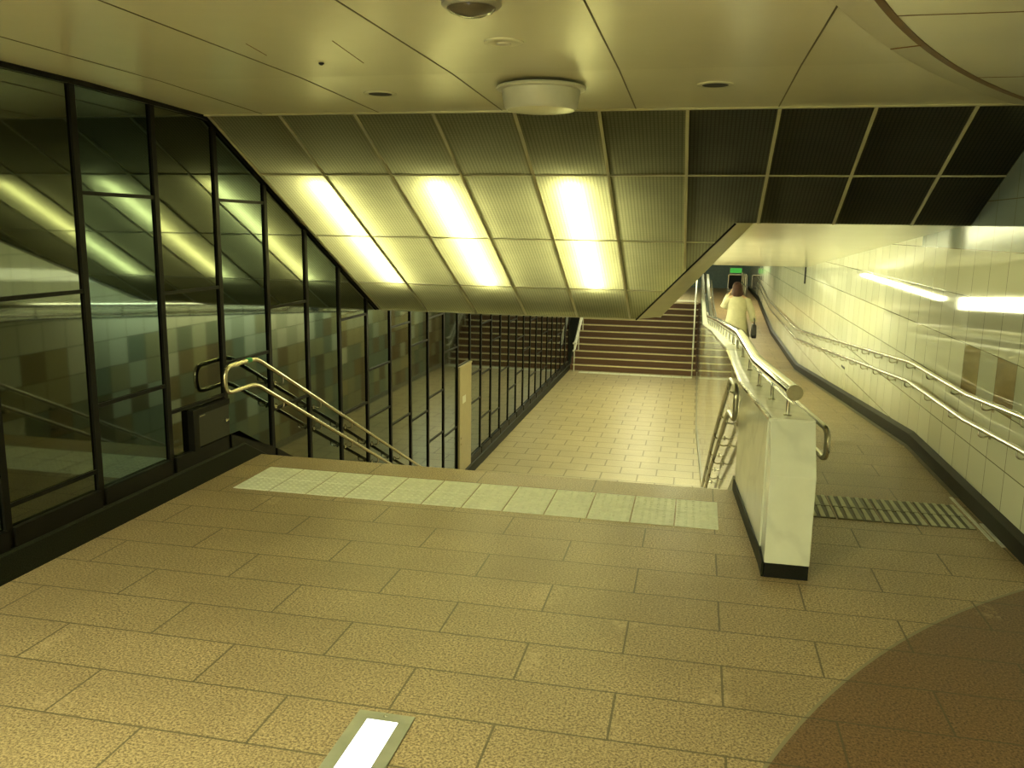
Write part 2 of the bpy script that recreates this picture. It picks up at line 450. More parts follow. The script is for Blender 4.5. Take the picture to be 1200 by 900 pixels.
# dark housing above the louvers
bm = B()
H = .42
pl = [(XL, 0), (XR, 0), (XR, RC), (.28, RC), (-.64, 3.93), (XL, 3.93)]
a = [bm.verts.new(sp(x, r, .012)) for x, r in pl]; b = [bm.verts.new(sp(x, r, H)) for x, r in pl]
bm.faces.new(b)
for k in range(6): bm.faces.new((a[k], a[(k + 1) % 6], b[(k + 1) % 6], b[k]))
obj('housing', bm, M['void'], soff)
# pale fascia that edges the cut corner of the soffit
E1, E2 = sp(.28, RC), sp(-.64, 3.93)
G1, G2 = Vector((.44, 7.40, 2.045)), Vector((-.37, 9.43, 1.03))
bm = B(); prism(bm, [E1, G1, G2, E2], (0, 0, .3))
struct('trim_11', bm, M['alu'])
bm = B(); tube(bm, [E1 + Vector((0, 0, -.004)), E2 + Vector((0, 0, -.004))], .009, 6)
struct('trim_12', bm, M['frame'])
# lamp tubes behind the louvers
for x, k in ((-3.17, 'behind the louvers nearest the glass wall'), (-2.13, 'behind the louvers, middle of the three'), (-1.02, 'behind the louvers nearest the ramp')):
    t = thing('tube_light', 'bright fluorescent tube light %s' % k, 'lamp', sp(x, .95, .13), 'tube lights above the stair')
    bm = B(); tube(bm, [sp(x, .97, .09), sp(x, 3.10, .09)], .03, 10)
    obj('tube', bm, M['tube'], t, smooth=True)
    bm = B(); prism(bm, [sp(x - .05, .93, .20), sp(x + .05, .93, .20), sp(x + .05, 3.14, .20), sp(x - .05, 3.14, .20)], sp(0, 0, .05) - sp(0, 0, 0))
    obj('batten', bm, M['white_plastic'], t)
# ceiling over the ramp
RX = -.35
def rc_z(y): return 2.05 - .0733 * (y - 7.37)
bm = B()
pl = [(.44, 7.38), (XR, 7.38), (XR, 17.6), (-.31, 17.6), (-.40, 14.6), (-.37, 9.43)]
prism(bm, [(x, y, rc_z(y)) for x, y in pl], (0, 0, .15))
struct('ceiling_ramp', bm, plain('glossy_cream_ramp_ceiling', (.74, .72, .52), .13, var=.03, scale=2))
bm = B(); box(bm, XL, -.37, 9.44, 14.6, 1.02, 1.15); struct('ceiling_lower', bm, M['cream'])
bm = B(); prism(bm, [(XL, 14.6, .97), (-.40, 14.6, .97), (-.10, 24.2, .97), (XL, 24.2, .97)], (0, 0, .73)); struct('ceiling_lower_2', bm, M['cream'])
bm = B(); box(bm, XL, XR, 24.2, 36, 2.0, 2.15); box(bm, -.4, XR, 17.6, 24.2, 2.0, 2.15); box(bm, -.29, XR, 17.6, 17.75, 1.3, 2.0)
struct('ceiling_far', bm, M['hall'])
bm = B(); box(bm, 2.045, XR, 17.55, 17.62, .98, 1.31); struct('trim_13', bm, M['black_granite'])  # black strip drawn for the dark of the open gap at the ceiling end

# ------------------------------------------------------------------ glass partition along the left side
def kerb_top(y): return lerp_tab([(6.25, .165), (Y_FLOOR - .2, LOW + .17), (FAR_Y, LOW + .17), (FAR_END, FAR_TOP + .17), (36, FAR_TOP + .17)], y)
def frame_top(y): return kerb_top(y) + .11
def head(y):
    if y < 4.68: return CE
    if y < SY: return lerp_tab([(4.68, CE), (SY, 2.752)], y)
    if y < 9.42: return SZ - (y - SY) * math.tan(AN)
    if y < 14.6: return 1.02
    if y < 24.2: return .97
    return 2.0
bm = B()
yk = [-4, 6.25, Y_FLOOR - .2, FAR_Y, FAR_END, 36]
loft(bm, [[(XL - .28, y, kerb_top(y) - 1.5 if 6 < y < 10.6 or y > FAR_Y else kerb_top(y) - .4), (-3.615, y, kerb_top(y) - 1.5 if 6 < y < 10.6 or y > FAR_Y else kerb_top(y) - .4), (-3.615, y, kerb_top(y) - .012), (-3.63, y, kerb_top(y)), (XL - .28, y, kerb_top(y))] for y in yk])
struct('wall_left', bm, M['dark_granite'])
gp = thing('glass_partition', 'tall dark tinted glass wall in black metal frames down the left side of the stairs', 'glass wall', (XL, 3.79, 0))
Y0P, DP = 4.54, .755
NP = list(range(-7, 28))
def py(i): return Y0P + DP * i
GX = XL - .03                                    # glass face
for i in NP:
    y = py(i)
    bm = B(); y0, y1 = y - .024, y + .024
    zt = min(head(y0), head(y1)) - .004
    zb = min(kerb_top(y0), kerb_top(y1)) - .01
    box(bm, GX - .03, GX + .016, y0, y1, zb, zt)
    obj('post', bm, M['frame'], gp)
levels = {-2: [2.2, .9], -1: [1.54, .4], 0: [2.13, .815], 1: [1.47, .61], 2: [2.14, .855], 3: [1.24, .32], 4: [], 5: [.975, -.05], 6: [.315, -.25],
          7: [.73, -.5], 8: [.40, -.62], 9: [.7, -.45, -1.1], 10: [.1, -1.2], 11: [.72, -.235], 12: [-.5, -1.0], 13: [.3, -.6, -1.4], 14: [-.1, -1.5], 15: [.4, -.8],
          16: [.1, -1.3], 17: [-.35, -1.1], 18: [.25, -.7], 19: [-.1, -1.4], 20: [.5, -1.0], 21: [-.6, -1.5], 22: [.3, -.9], 23: [-.3, -1.5], 24: [.2, -.9], 25: [-.2, -1.3], 26: [.6]}
for i in NP[:-1]:
    y0, y1 = py(i) + .024, py(i + 1) - .024
    zs = levels.get(i, [1.5, .7])
    # bottom rail of the bay
    bm = B()
    prism(bm, [(GX - .02, y0, kerb_top(y0) - .005), (GX - .02, y1, kerb_top(y1) - .005), (GX - .02, y1, frame_top(y1)), (GX - .02, y0, frame_top(y0))], (.055, 0, 0))
    obj('bottom_rail', bm, M['frame'], gp)
    # pane: follows the floor below and the soffit above
    yy = [y0] + [k for k in (4.68, SY, 6.25, 9.42, 10.41, 14.6, 24.2, 25) if y0 < k < y1] + [y1]
    top = []
    for a in yy:
        top.append((a, min(head(a - .001), head(a + .001)) - .006))
    poly = [(GX - .012, a, frame_top(a) - .01) for a in yy] + [(GX - .012, a, z) for a, z in reversed(top)]
    bm = B(); prism(bm, poly, (.012, 0, 0))
    pane = obj('glass_pane', bm, M['glass_blue'] if i % 2 == 0 else M['glass_olive'], gp)
    for z in zs:
        if z + .03 > min(head(y0), head(y1)) or z < max(frame_top(y0), frame_top(y1)) + .03: continue
        bm = B(); box(bm, GX - .005, GX + .012, y0, y1, z - .012, z + .012)
        obj('transom', bm, M['frame'], gp)
# head rail along ceiling and soffit
yy = [-1, 4.68, SY - .03, SY + .05, 9.40]
hd = [.03, .03, .026, .014, .014]
bm = B()
loft(bm, [[(GX - .02, y, head(y) - .004), (GX - .02, y, head(y) - h_), (XL - .006, y, head(y) - h_), (XL - .006, y, head(y) - .004)] for y, h_ in zip(yy, hd)])
obj('head_rail', bm, M['frame'], gp)
# small service door low in the wall
bm = B(); box(bm, GX - .005, XL + .02, 5.53, 5.60, .27, .585); box(bm, GX - .005, XL + .012, 5.60, 6.05, .535, .58)
obj('door_frame', bm, M['frame'], gp)
bm = B(); box(bm, GX, XL + .006, 5.60, 6.04, .285, .535)
sd = obj('service_door', bm, plain('grey_green_metal_door', (.014, .016, .011), .3), gp)
bm = B(); box(bm, XL + .006, XL + .009, 5.63, 5.70, .515, .523); obj('label_plate', bm, M['steel'], sd)
bm = B(); tube(bm, [(XL + .006, 5.965, .42), (XL + .03, 5.965, .42)], .012, 10); box(bm, XL + .022, XL + .032, 5.955, 6.0, .412, .426)
obj('handle', bm, M['steel'], sd)
# tall beige service panel in the lower corridor
yb0, yb1 = py(11) + .028, py(12) - .028
bm = B(); box(bm, GX - .004, XL + .014, yb0, yb1, LOW + .19, -.26); box(bm, GX - .004, XL + .02, yb0 - .02, yb1 + .02, -.26, -.235)
bp = obj('service_panel', bm, M['panel_beige'], gp, label='beige metal service panel with white sign')
bm = B(); box(bm, XL + .014, XL + .017, 13.02, 13.22, -.86, -.74); obj('sign_plate', bm, M['white_plastic'], bp)
bm = B()
for z in (-1.42, -1.52): tube(bm, [(XL + .014, 12.93, z), (XL + .03, 12.93, z)], .02, 8)
obj('lock', bm, M['steel_bright'], bp)

# ------------------------------------------------------------------ parapet between stair and ramp
par = thing('parapet_wall', 'white marble ended low wall dividing the stairs from the ramp', 'low wall', (.58, 4.83, 0))
bm = B()
X0, X1 = face(4.83), face(4.83) + PW
def ring(y, zb): return [(face(y), y, zb), (face(y) + PW, y, zb), (face(y) + PW, y, cope(y) - .02), (face(y), y, cope(y) - .02)]
v = lambda *p: p
# front slab in two faces: upright below, sloping back above
bm = B()
prof = [(4.83, .085), (4.83, .605), (5.03, .88), (5.10, .88), (5.10, .085)]
prism(bm, [(X0, y, z) for y, z in prof], (PW, 0, 0))
obj('end_slab', bm, M['marble'], par, bevel=.004)
bm = B(); box(bm, X0 + .004, X1 - .004, 4.826, 5.10, 0.001, .085)
obj('end_skirting', bm, M['black_granite'], par)
bm = B()
loft(bm, [[(face(y), y, .085), (face(y) + PW, y, .085), (face(y) + PW, y, cope(y) - .02), (face(y), y, cope(y) - .02)] for y in (5.102, 6.5)])
obj('marble_flank', bm, M['marble'], par)
bm = B()
def low(y): return lerp_tab([(6.5, -.45), (10.6, LOW - .15), (25, LOW - .15), (28.3, FAR_TOP - .15), (30, FAR_TOP - .15)], y)
loft(bm, [[(face(y), y, low(y)), (face(y) + PW, y, low(y)), (face(y) + PW, y, cope(y) - .02), (face(y), y, cope(y) - .02)] for y in (6.501, 8.4, 10.6, 14, 17.8, 24, 25, 28.3, 30)])
obj('tiled_body', bm, M['mosaic'], par)
bm = B()
loft(bm, [[(face(y) - .006, y, cope(y) - .022), (face(y) + PW + .006, y, cope(y) - .022), (face(y) + PW + .006, y, cope(y)), (face(y) - .006, y, cope(y))] for y in (5.03, 6.6, 8.4, 14, 17.8, 24, 30)])
obj('coping', bm, M['marble'], par, bevel=.003)
bm = B()
loft(bm, [[(face(y) - .009, y, cope(y) - .012), (face(y) + .012, y, cope(y) - .012), (face(y) + .012, y, cope(y) + .004), (face(y) - .009, y, cope(y) + .004)] for y in (5.05, 6.6, 8.4, 14, 17.8, 24, 30)])
obj('edge_trim', bm, M['steel_bright'], par)
bm = B()
loft(bm, [[(face(y) - .012, y, .001), (face(y) - .001, y, .001), (face(y) - .001, y, .09), (face(y) - .012, y, .09)] for y in (4.83, 5.03, 6.5)])
obj('skirting', bm, M['dark_granite'], par)
bm = B()
def stz(y): return lerp_tab([(6.5, 0), (Y_FLOOR, LOW), (25, LOW)], y)
loft(bm, [[(face(y) - .015, y, stz(y) - .05), (face(y) - .001, y, stz(y) - .05), (face(y) - .001, y, stz(y) + .12), (face(y) - .015, y, stz(y) + .12)] for y in (6.51, 8.4, Y_FLOOR, 14, 17.8, 25)])
obj('skirting', bm, M['grey_plastic'], par)

# fat round guard rail on top of the parapet
def rail_pt(y, dz): return Vector((face(y) + .118, y, cope(y) + dz))
gr = thing('guard_rail', 'fat round polished steel rail on posts along the top of the low wall', 'railing', (.58, 5.0, .9))
ky = [4.97, 6.6, 8.4, 14, 17.8, 24, 30]
RH = .165
pts = [Vector((face(4.97) + .118, 4.97, cope(5.03) + RH + .004))] + [rail_pt(y, RH) for y in ky[1:]]
bm = B(); tube(bm, fillet(pts, .12, 4), .043, 20); obj('rail', bm, M['steel_bright'], gr, smooth=True)
d = (pts[0] - pts[1]).normalized()
bm = B(); tube(bm, [pts[0] - d * .012, pts[0] + d * .008, pts[0] + d * .011], .0455, 20); obj('end_cap', bm, M['rail_dark'], gr, smooth=True)
bm = B(); tube(bm, fillet([p - Vector((.004, 0, .062)) for p in pts], .12, 4), .009, 8); obj('under_bar', bm, M['steel_bright'], gr, smooth=True)
y = 5.16
while y < 29.5:
    bm = B(); p = rail_pt(y, 0); tube(bm, [p, p + Vector((0, 0, RH - .03))], .0115, 10)
    po = obj('post', bm, M['dark_steel'] if False else M['steel'], gr, smooth=True)
    bm = B(); lathe(bm, p, [(.024, 0), (.024, .005), (.014, .008)], 14); obj('flange', bm, M['steel'], po, smooth=True)
    y += .62 if y < 6 else .78

# ------------------------------------------------------------------ handrails
def double_rail(name, label, loc, up, lo, r, mat_, brackets, loop=True, kink=.06):
    t = thing(name, label, 'handrail', loc)
    if loop:
        path = list(reversed(lo)) + list(up)
        k = len(lo)
        pts = fillet(path, .10, 8)
        bm = B(); tube(bm, pts, r, 14); obj('rail', bm, mat_, t, smooth=True)
    else:
        for q in (up, lo):
            bm = B(); tube(bm, fillet(q, kink, 4), r, 14); obj('rail', bm, mat_, t, smooth=True)
    for a, b in brackets:        # from the wall point a to under the rail point b
        a, b = Vector(a), Vector(b)
        m_ = Vector((b.x, b.y, a.z))
        bm = B(); tube(bm, fillet([a, a * .4 + m_ * .6 + Vector((0, 0, -.012)), m_, b], .03, 4), .007, 8)
        e = (a - m_).normalized(); tube(bm, [a, a - e * .006], .024, 12)
        obj('bracket', bm, M['steel'], t, smooth=True)
    return t
SL = math.tan(R(26.3))
# left side of the stair
rx = -3.545
ysl = 6.34; yend = 10.75
up = [(rx, 5.86, .862), (rx, ysl, .868), (rx, yend, .868 - SL * (yend - ysl))]
lo = [(rx, 5.86, .655), (rx, ysl - .02, .655), (rx, yend, .655 - SL * (yend - ysl))]
br = []
for i in range(3, 9):
    y = py(i)
    for z0 in (.868, .655):
        z = z0 - SL * (y - ysl)
        br.append(((XL + .014, y, z - .06), (rx, y, z - .015)))
lr = double_rail('stair_handrail', 'double steel handrail with rounded end and green band beside the dark glass wall', (rx, 5.86, .76), up, lo, .0185, M['brass_steel'], br)
bm = B(); tube(bm, [(rx, 6.19, .867), (rx, 6.26, .8675)], .0195, 14); obj('marker_band', bm, M['green_tape'], lr, smooth=True, label='green marker band')
# right side of the stair, on the parapet face
ysr = 6.42
def fx(y): return face(y) - .085
up = [(fx(5.98), 6.05, .885), (fx(ysr), ysr, .885), (fx(8.4), 8.4, .885 - SL * (8.4 - ysr)), (fx(10.8), 10.8, .885 - SL * (10.8 - ysr)), (fx(11.1), 11.1, .885 - SL * (10.8 - ysr))]
lo = [(fx(5.98), 6.05, .64), (fx(ysr), ysr, .64), (fx(8.4), 8.4, .64 - SL * (8.4 - ysr)), (fx(10.8), 10.8, .64 - SL * (10.8 - ysr)), (fx(11.1), 11.1, .64 - SL * (10.8 - ysr))]
br = []
for k in range(7):
    y = 6.55 + .72 * k
    for z0 in (.885, .64):
        z = z0 - SL * (y - ysr)
        br.append(((face(y) - .001, y, z - .055), (fx(y), y, z - .015)))
double_rail('stair_handrail', 'double steel handrail with rounded end running down the stair face of the low wall', (fx(6.05), 6.05, .76), up, lo, .0185, M['rail_dark'], br)
# ramp face of the parapet
def gx(y): return face(y) + PW + .085
def prof_r(y): return lerp_tab([(5.4, .785), (6.6, .77), (8.4, .76), (17.8, .0), (24, .0), (30, .44)], y)
kk = [5.30, 6.6, 8.4, 14, 17.8, 24, 29]
up = [(gx(y) + (.05 if y < 6 else 0), y, prof_r(y)) for y in kk]
lo = [(gx(y) + (.05 if y < 6 else 0), y, prof_r(y) - .19) for y in kk]
br = []
y = 5.55
while y < 28.5:
    for dz in (0, -.19): br.append(((face(y) + PW + .001, y, prof_r(y) + dz - .055), (gx(y), y, prof_r(y) + dz - .015)))
    y += .95
double_rail('ramp_handrail', 'double steel handrail with rounded end on the ramp side of the low wall', (gx(5.4), 5.4, .69), up, lo, .0185, M['steel'], br)
# long pair on the tiled wall
rx2 = XR - .08
pu = [(-1.5, .90), (3.6, .90), (5.6, .87), (6.72, .80), (8.43, .785), (17.8, .05), (24.2, .06), (30, .46)]
pl_ = [(-1.5, .70), (3.6, .70), (5.55, .67), (6.72, .61), (8.46, .60), (17.7, -.13), (24.2, -.12), (30, .28)]
up = [(rx2, y, z) for y, z in pu]; lo = [(rx2, y, z) for y, z in pl_]
br = []
y = -1.02
while y < 29.5:
    br.append(((XR - .001, y, lerp_tab(pu, y) - .055), (rx2, y, lerp_tab(pu, y) - .015)))
    br.append(((XR - .001, y, lerp_tab(pl_, y) - .055), (rx2, y, lerp_tab(pl_, y) - .015)))
    y += .74
double_rail('ramp_handrail', 'long pair of steel handrails fixed to the glossy white tiled wall on the right', (rx2, 5.6, .8), up, lo, .0185, M['steel'], br, loop=False)

# ------------------------------------------------------------------ tactile paving
def dot_tile(x0, y0, w, z, bars=False):
    bm = B(); g = .0055
    box(bm, x0 + g, x0 + w - g, y0 + g, y0 + (w if not bars else .27) - g, z - .004, z + .004)
    if bars:
        for k in range(5):
            xc = x0 + w * (k + .5) / 5
            prism(bm, [(xc - .017, y0 + .01, z + .004), (xc + .017, y0 + .01, z + .004), (xc + .013, y0 + w - .04, z + .004), (xc - .013, y0 + w - .04, z + .004)], (0, 0, .006))
    else:
        for a in range(6):
            for b in range(6):
                c = Vector((x0 + w * (a + .5) / 6, y0 + w * (b + .5) / 6, z))
                lathe(bm, c, [(.013, .003), (.011, .007), (.006, .0085)], 8)
    return bm
ts = thing('tactile_strip', 'long white dotted tactile paving strip at the top of the stairs', 'tactile paving', (-3.36, 5.56, 0))
TW = .298
proto = None
for a in range(12):
    for b in range(2):
        x, y = -3.345 + TW * a, 5.56 + TW * b
        if proto is None:
            proto = obj('tactile_tile', dot_tile(x, y, TW, 0), M['tactile'], ts); px_, py_ = x, y
        else:
            c = proto.copy(); link(c); c.parent = ts; c.location = (x - px_, y - py_, 0)
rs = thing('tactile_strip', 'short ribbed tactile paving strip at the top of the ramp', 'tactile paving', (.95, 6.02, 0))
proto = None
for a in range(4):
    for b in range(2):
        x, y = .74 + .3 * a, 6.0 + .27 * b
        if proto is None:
            proto = obj('tactile_tile', dot_tile(x, y, .3, 0, True), M['tactile_worn_shaded'], rs); px_, py_ = x, y
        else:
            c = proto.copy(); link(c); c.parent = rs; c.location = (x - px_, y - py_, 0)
fs = thing('tactile_strip', 'distant pale tactile paving strip at the foot of the far stairs', 'tactile paving', (-1.6, 24.4, LOW))
proto = None
for a in range(11):
    x, y = -3.3 + .3 * a, 24.5
    if proto is None:
        proto = obj('tactile_tile', dot_tile(x, y, .3, LOW), M['far_strip'], fs); px_ = x
    else:
        c = proto.copy(); link(c); c.parent = fs; c.location = (x - px_, 0, 0)
# put the shared first-tile offsets right: every copy keeps the first tile's mesh

# ------------------------------------------------------------------ far stairs
st = thing('staircase', 'far flight of dark red-brown steps with pale nosings climbing from the lower corridor', 'stairs', (-1.6, FAR_Y, LOW))
for k in range(11):
    z0, z1 = LOW + .17 * k, LOW + .17 * (k + 1)
    y0 = FAR_Y + .3 * k
    bm = B(); box(bm, XL + .03, face(28.3) - .004, y0, FAR_END + .0 if k == 10 else y0 + .31, z0 - (.1 if k else 0), z1 - .004)
    s_ = obj('step', bm, M['step'], st)
    bm = B(); box(bm, XL + .1, face(25) - .06, y0 - .012, y0 + .045, z1 - .03, z1 + .002)
    obj('nosing', bm, M['nosing'], s_)
bm = B(); box(bm, XL + .1, .05, FAR_END + .25, FAR_END + .7, FAR_TOP - .002, FAR_TOP + .01)
tag(obj('tactile_strip', bm, M['far_strip']), 'pale tactile strip on the landing above the far stairs', 'tactile paving')
def far_rail(x, label, wx):
    t = thing('stair_handrail', label, 'handrail', (x, 24.8, LOW))
    sl = .17 / .3
    for h in (.86, .64):
        bm = B(); tube(bm, fillet([(x, 24.55, LOW + h), (x, 24.85, LOW + h), (x, 28.3, LOW + h + sl * 3.45), (x, 28.7, LOW + h + sl * 3.45)], .1, 4), .026, 10)
        obj('rail', bm, M['white_rail'], t, smooth=True)
    for k in range(5):
        y = 24.75 + k * .9
        bm = B(); tube(bm, [(x, y, min(FAR_TOP, LOW + (.17 * (math.floor((y - 25) / .3) + 1) if y > 25 else 0)) + .003), (x, y, LOW + .86 + max(0, (y - 24.85) * sl))], .016, 8)
        obj('post', bm, M['white_rail'], t, smooth=True)
far_rail(-3.46, 'bright double handrail on the left edge of the far stairs by the glass wall', XL)
far_rail(-.02, 'bright double handrail on the right edge of the far stairs by the low wall', 0)

# ------------------------------------------------------------------ ceiling fittings
t = thing('ceiling_speaker', 'large white drum fitting hanging from the ceiling over the tactile strip', 'ceiling fitting', (-.94, 5.03, 2.765))
bm = B(); lathe(bm, (-.94, 5.03, 2.762), [(.255, 0), (.262, -.010), (.255, -.018), (.228, -.022)], 48); obj('flange', bm, M['white_plastic'], t, smooth=True)
bm = B(); lathe(bm, (-.94, 5.03, 2.762), [(.228, -.012), (.222, -.06), (.21, -.115), (.195, -.13)], 48); obj('drum', bm, M['white_plastic'], t, smooth=True)
bm = B(); lathe(bm, (-.94, 5.03, 2.762), [(.195, -.1295), (.15, -.136), (.05, -.138)], 48); obj('cover', bm, M['cream'], t, smooth=True)
t = thing('dome_camera', 'dark round dome set in the ceiling at the top edge of the photo', 'ceiling fitting', (-.87, 3.22, CE))
bm = B(); lathe(bm, (-.87, 3.22, CE), [(.112, .0), (.112, -.018), (.098, -.03)], 36); obj('bezel', bm, M['grey_plastic'], t, smooth=True)
bm = B(); lathe(bm, (-.87, 3.22, CE), [(.095, -.026), (.08, -.042), (.05, -.054), (.015, -.06)], 36); obj('dome', bm, plain('smoked_dome', (.10, .085, .06), .15), t, smooth=True)
t = thing('ceiling_sensor', 'flat pale round plate on the ceiling between dome and drum', 'ceiling fitting', (-.91, 3.93, CE))
bm = B(); lathe(bm, (-.91, 3.93, CE), [(.09, 0), (.09, -.006), (.08, -.010), (.07, -.008)], 36); obj('plate', bm, M['cream'], t, smooth=True)
bm = B(); lathe(bm, (-.91, 3.93, CE), [(.035, -.006), (.03, -.014), (.01, -.016)], 24); obj('boss', bm, M['white_plastic'], t, smooth=True)
for x, y, lab in ((-1.99, 5.21, 'black unlit downlight hole left of the white drum'), (.04, 5.13, 'black unlit downlight hole right of the white drum')):
    z = lerp_tab([(4.68, CE), (SY, 2.752)], y)
    t = thing('downlight', lab, 'downlight', (x, y, z), 'unlit downlights')
    bm = B(); lathe(bm, (x, y, z), [(.102, .004), (.102, -.003), (.096, -.004)], 36); obj('rim', bm, M['cream'], t, smooth=True)
    bm = B(); lathe(bm, (x, y, z), [(.096, -.0035), (.05, -.0045), (.01, -.0045)], 36); obj('aperture', bm, M['flat_black'], t, smooth=True)
bm = B(); lathe(bm, (-1.96, 4.29, CE), [(.014, .001), (.014, -.006), (.006, -.012)], 16)
tag(obj('sprinkler_head', bm, M['flat_black'], smooth=True), 'tiny dark sensor spot on the ceiling left of the drum', 'sensor')

# faint outline of an access hatch in the ceiling
for i, (p, q) in enumerate((((-2.11, 3.80), (-2.15, 4.07)), ((-1.68, 3.80), (-1.74, 4.32)))):
    bm = B(); tube(bm, [(p[0], p[1], CE), (q[0], q[1], CE)], .0025, 6); struct('trim_%d' % (15 + i), bm, M['brown'])

# lamps of the hall, behind and above the camera; the rear one is added to even the light
def hall_lamp(x, y, w, l, label):
    t = thing('ceiling_light', label, 'ceiling light', (x, y, CE))
    bm = B(); box(bm, x - w / 2 - .03, x + w / 2 + .03, y - l / 2 - .03, y + l / 2 + .03, CE - .03, CE - .001)
    obj('frame', bm, M['white_plastic'], t)
    bm = B(); box(bm, x - w / 2, x + w / 2, y - l / 2, y + l / 2, CE - .095, CE - .0301)
    obj('diffuser', bm, M['lamp_hall'], t)
hall_lamp(-2.7, -.3, .25, 2.2, 'long ceiling light above the glass wall side, just outside the photo')
hall_lamp(-2.7, -2.5, .25, 2.2, 'added, unseen long ceiling light further back in the hall beside the glass wall')

# lamps of the lower corridor
t = thing('corridor_lamp', 'bright linear lamp on the ceiling edge beside the ramp', 'lamp', (-.18, 18, .95))
lo_, hi_ = (-.30, 17.1, .80), (-.10, 23.6, .91)
bm = B(); tube(bm, [lo_, hi_], .045, 12); obj('diffuser', bm, M['lamp_ramp'], t, smooth=True)
bm = B(); prism(bm, [(lo_[0] - .05, lo_[1] - .02, lo_[2] + .048), (lo_[0] + .05, lo_[1] - .02, lo_[2] + .048), (hi_[0] + .05, hi_[1] + .02, hi_[2] + .048), (hi_[0] - .05, hi_[1] + .02, hi_[2] + .048)], (0, 0, .025)); obj('housing', bm, M['white_plastic'], t)
bm = B()
for q in (.1, .5, .9):
    x, y, z = [lo_[i] + (hi_[i] - lo_[i]) * q for i in range(3)]
    tube(bm, [(x - .03, y, z + .07), (x - .03, y, .969)], .01, 6)
obj('hanger', bm, M['steel'], t)
for y, z, lab in ((12.2, 1.02, 'added, unseen linear lamp across the lower corridor ceiling just behind the soffit'), (16.8, .97, 'added, unseen linear lamp across the middle of the lower corridor ceiling'), (21.3, .97, 'added, unseen linear lamp across the ceiling in front of the far stairs')):  # unseen lamps added because the lower corridor needs light
    t = thing('corridor_lamp', lab, 'lamp', (-1.8, y, z), 'added lamps across the lower corridor')
    bm = B(); box(bm, -3.2, -.7, y - .1, y + .1, z - .1, z - .02); obj('diffuser', bm, M['fill_low'], t)
    bm = B(); box(bm, -3.22, -.68, y - .12, y + .12, z - .019, z - .0005); obj('housing', bm, M['white_plastic'], t)
for x, y, lab in ((-1.7, 29.5, 'added, unseen ceiling lamp over the landing above the far stairs'), (1.1, 27.5, 'added, unseen ceiling lamp over the far end of the ramp')):  # unseen lamps added to brighten the dim far end
    t = thing('ceiling_light', lab, 'ceiling light', (x, y, 2.0))
    bm = B(); box(bm, x - .6, x + .6, y - .15, y + .15, 1.93, 1.98); obj('diffuser', bm, M['fill_far'], t)
    bm = B(); box(bm, x - .63, x + .63, y - .18, y + .18, 1.981, 1.9995); obj('frame', bm, M['white_plastic'], t)

# luminous boxes on the face between the two ceilings, shining onto the ramp
def bx_z(y): return 1.27 - .0725 * (y - 9.5)
def bx_x(y): return -.37 - .006 * (y - 9.44)
bm = B(); prism(bm, [(bx_x(y), y, z) for y, z in ((9.44, bx_z(9.44) - .13), (16.2, bx_z(16.2) - .13), (16.2, rc_z(16.2) - .003), (9.44, rc_z(9.44) - .003))], (-.05, 0, 0))
struct('wall_fascia', bm, M['cream'])
for k in range(6):
    ya, yb = 9.52 + k * 1.1, 9.52 + k * 1.1 + 1.08
    za, zb, xa, xb = bx_z(ya), bx_z(yb), bx_x(ya), bx_x(yb)
    t = thing('ramp_lamp', 'bright light box in a sloping row facing the ramp, number %s from the near end' % ('one two three four five six'.split()[k]), 'lamp', (xa, ya, za), 'light boxes along the ramp')
    bm = B(); prism(bm, [(xa + .03, ya + .01, za - .1), (xb + .03, yb - .01, zb - .1), (xb + .03, yb - .01, zb + .1), (xa + .03, ya + .01, za + .1)], (.03, 0, 0)); obj('diffuser', bm, M['lamp_box'], t)
    bm = B(); prism(bm, [(xa + .001, ya, za - .11), (xb + .001, yb, zb - .11), (xb + .001, yb, zb + .11), (xa + .001, ya, za + .11)], (.029, 0, 0)); obj('housing', bm, M['white_plastic'], t)

# ------------------------------------------------------------------ floor light, drain, wall hatch, exit door and sign
t = thing('floor_light', 'glowing white light box with steel frame let into the floor', 'floor light', (-1.14, 2.6, 0))
fx0, fx1, fy0, fy1 = -1.262, -1.022, 2.15, 2.985
bm = B()
fr = .055
for a in ((fx0, fx1, fy1 - fr, fy1), (fx0, fx1, fy0, fy0 + fr), (fx0, fx0 + fr, fy0 + fr, fy1 - fr), (fx1 - fr, fx1, fy0 + fr, fy1 - fr)):
    box(bm, a[0], a[1], a[2], a[3], -.004, .006)
obj('frame', bm, M['floor_frame'], t, bevel=.002)
bm = B(); box(bm, fx0 + fr, fx1 - fr, fy0 + fr, fy1 - fr, -.003, .004); obj('lens', bm, M['lamp_floor'], t)
for x, y in ((fx0 + .025, fy1 - .42), (fx1 - .025, fy1 - .42), (fx0 + .12, fy1 - .022)):
    bm = B(); lathe(bm, (x, y, .006), [(.009, 0), (.008, .002), (.003, .003)], 12); obj('screw', bm, M['steel_bright'], t, smooth=True)
t = thing('floor_drain', 'narrow steel drain strips in the floor at the foot of the tiled wall', 'drain', (1.99, 6.3, 0))
for x, ya, yb in ((1.966, 5.8, 6.75), (2.003, 5.7, 6.15)):
    bm = B(); box(bm, x - .012, x + .012, ya, yb, -.002, .005); obj('strip', bm, M['white_rail'], t)  # pale satin colour stands in for the glint on the steel
t = thing('wall_hatch', 'small flush access hatch in the white tiled wall below the handrails', 'hatch', (XR, 12.6, .0))
bm = B(); box(bm, XR - .006, XR - .001, 12.3, 12.68, -.16, .14); obj('cover', bm, plain('cream_hatch', (.70, .71, .56), .15), t, bevel=.002)
bm = B(); box(bm, XR - .012, XR - .006, 12.36, 12.62, .10, .125); obj('vent', bm, M['flat_black'], t)
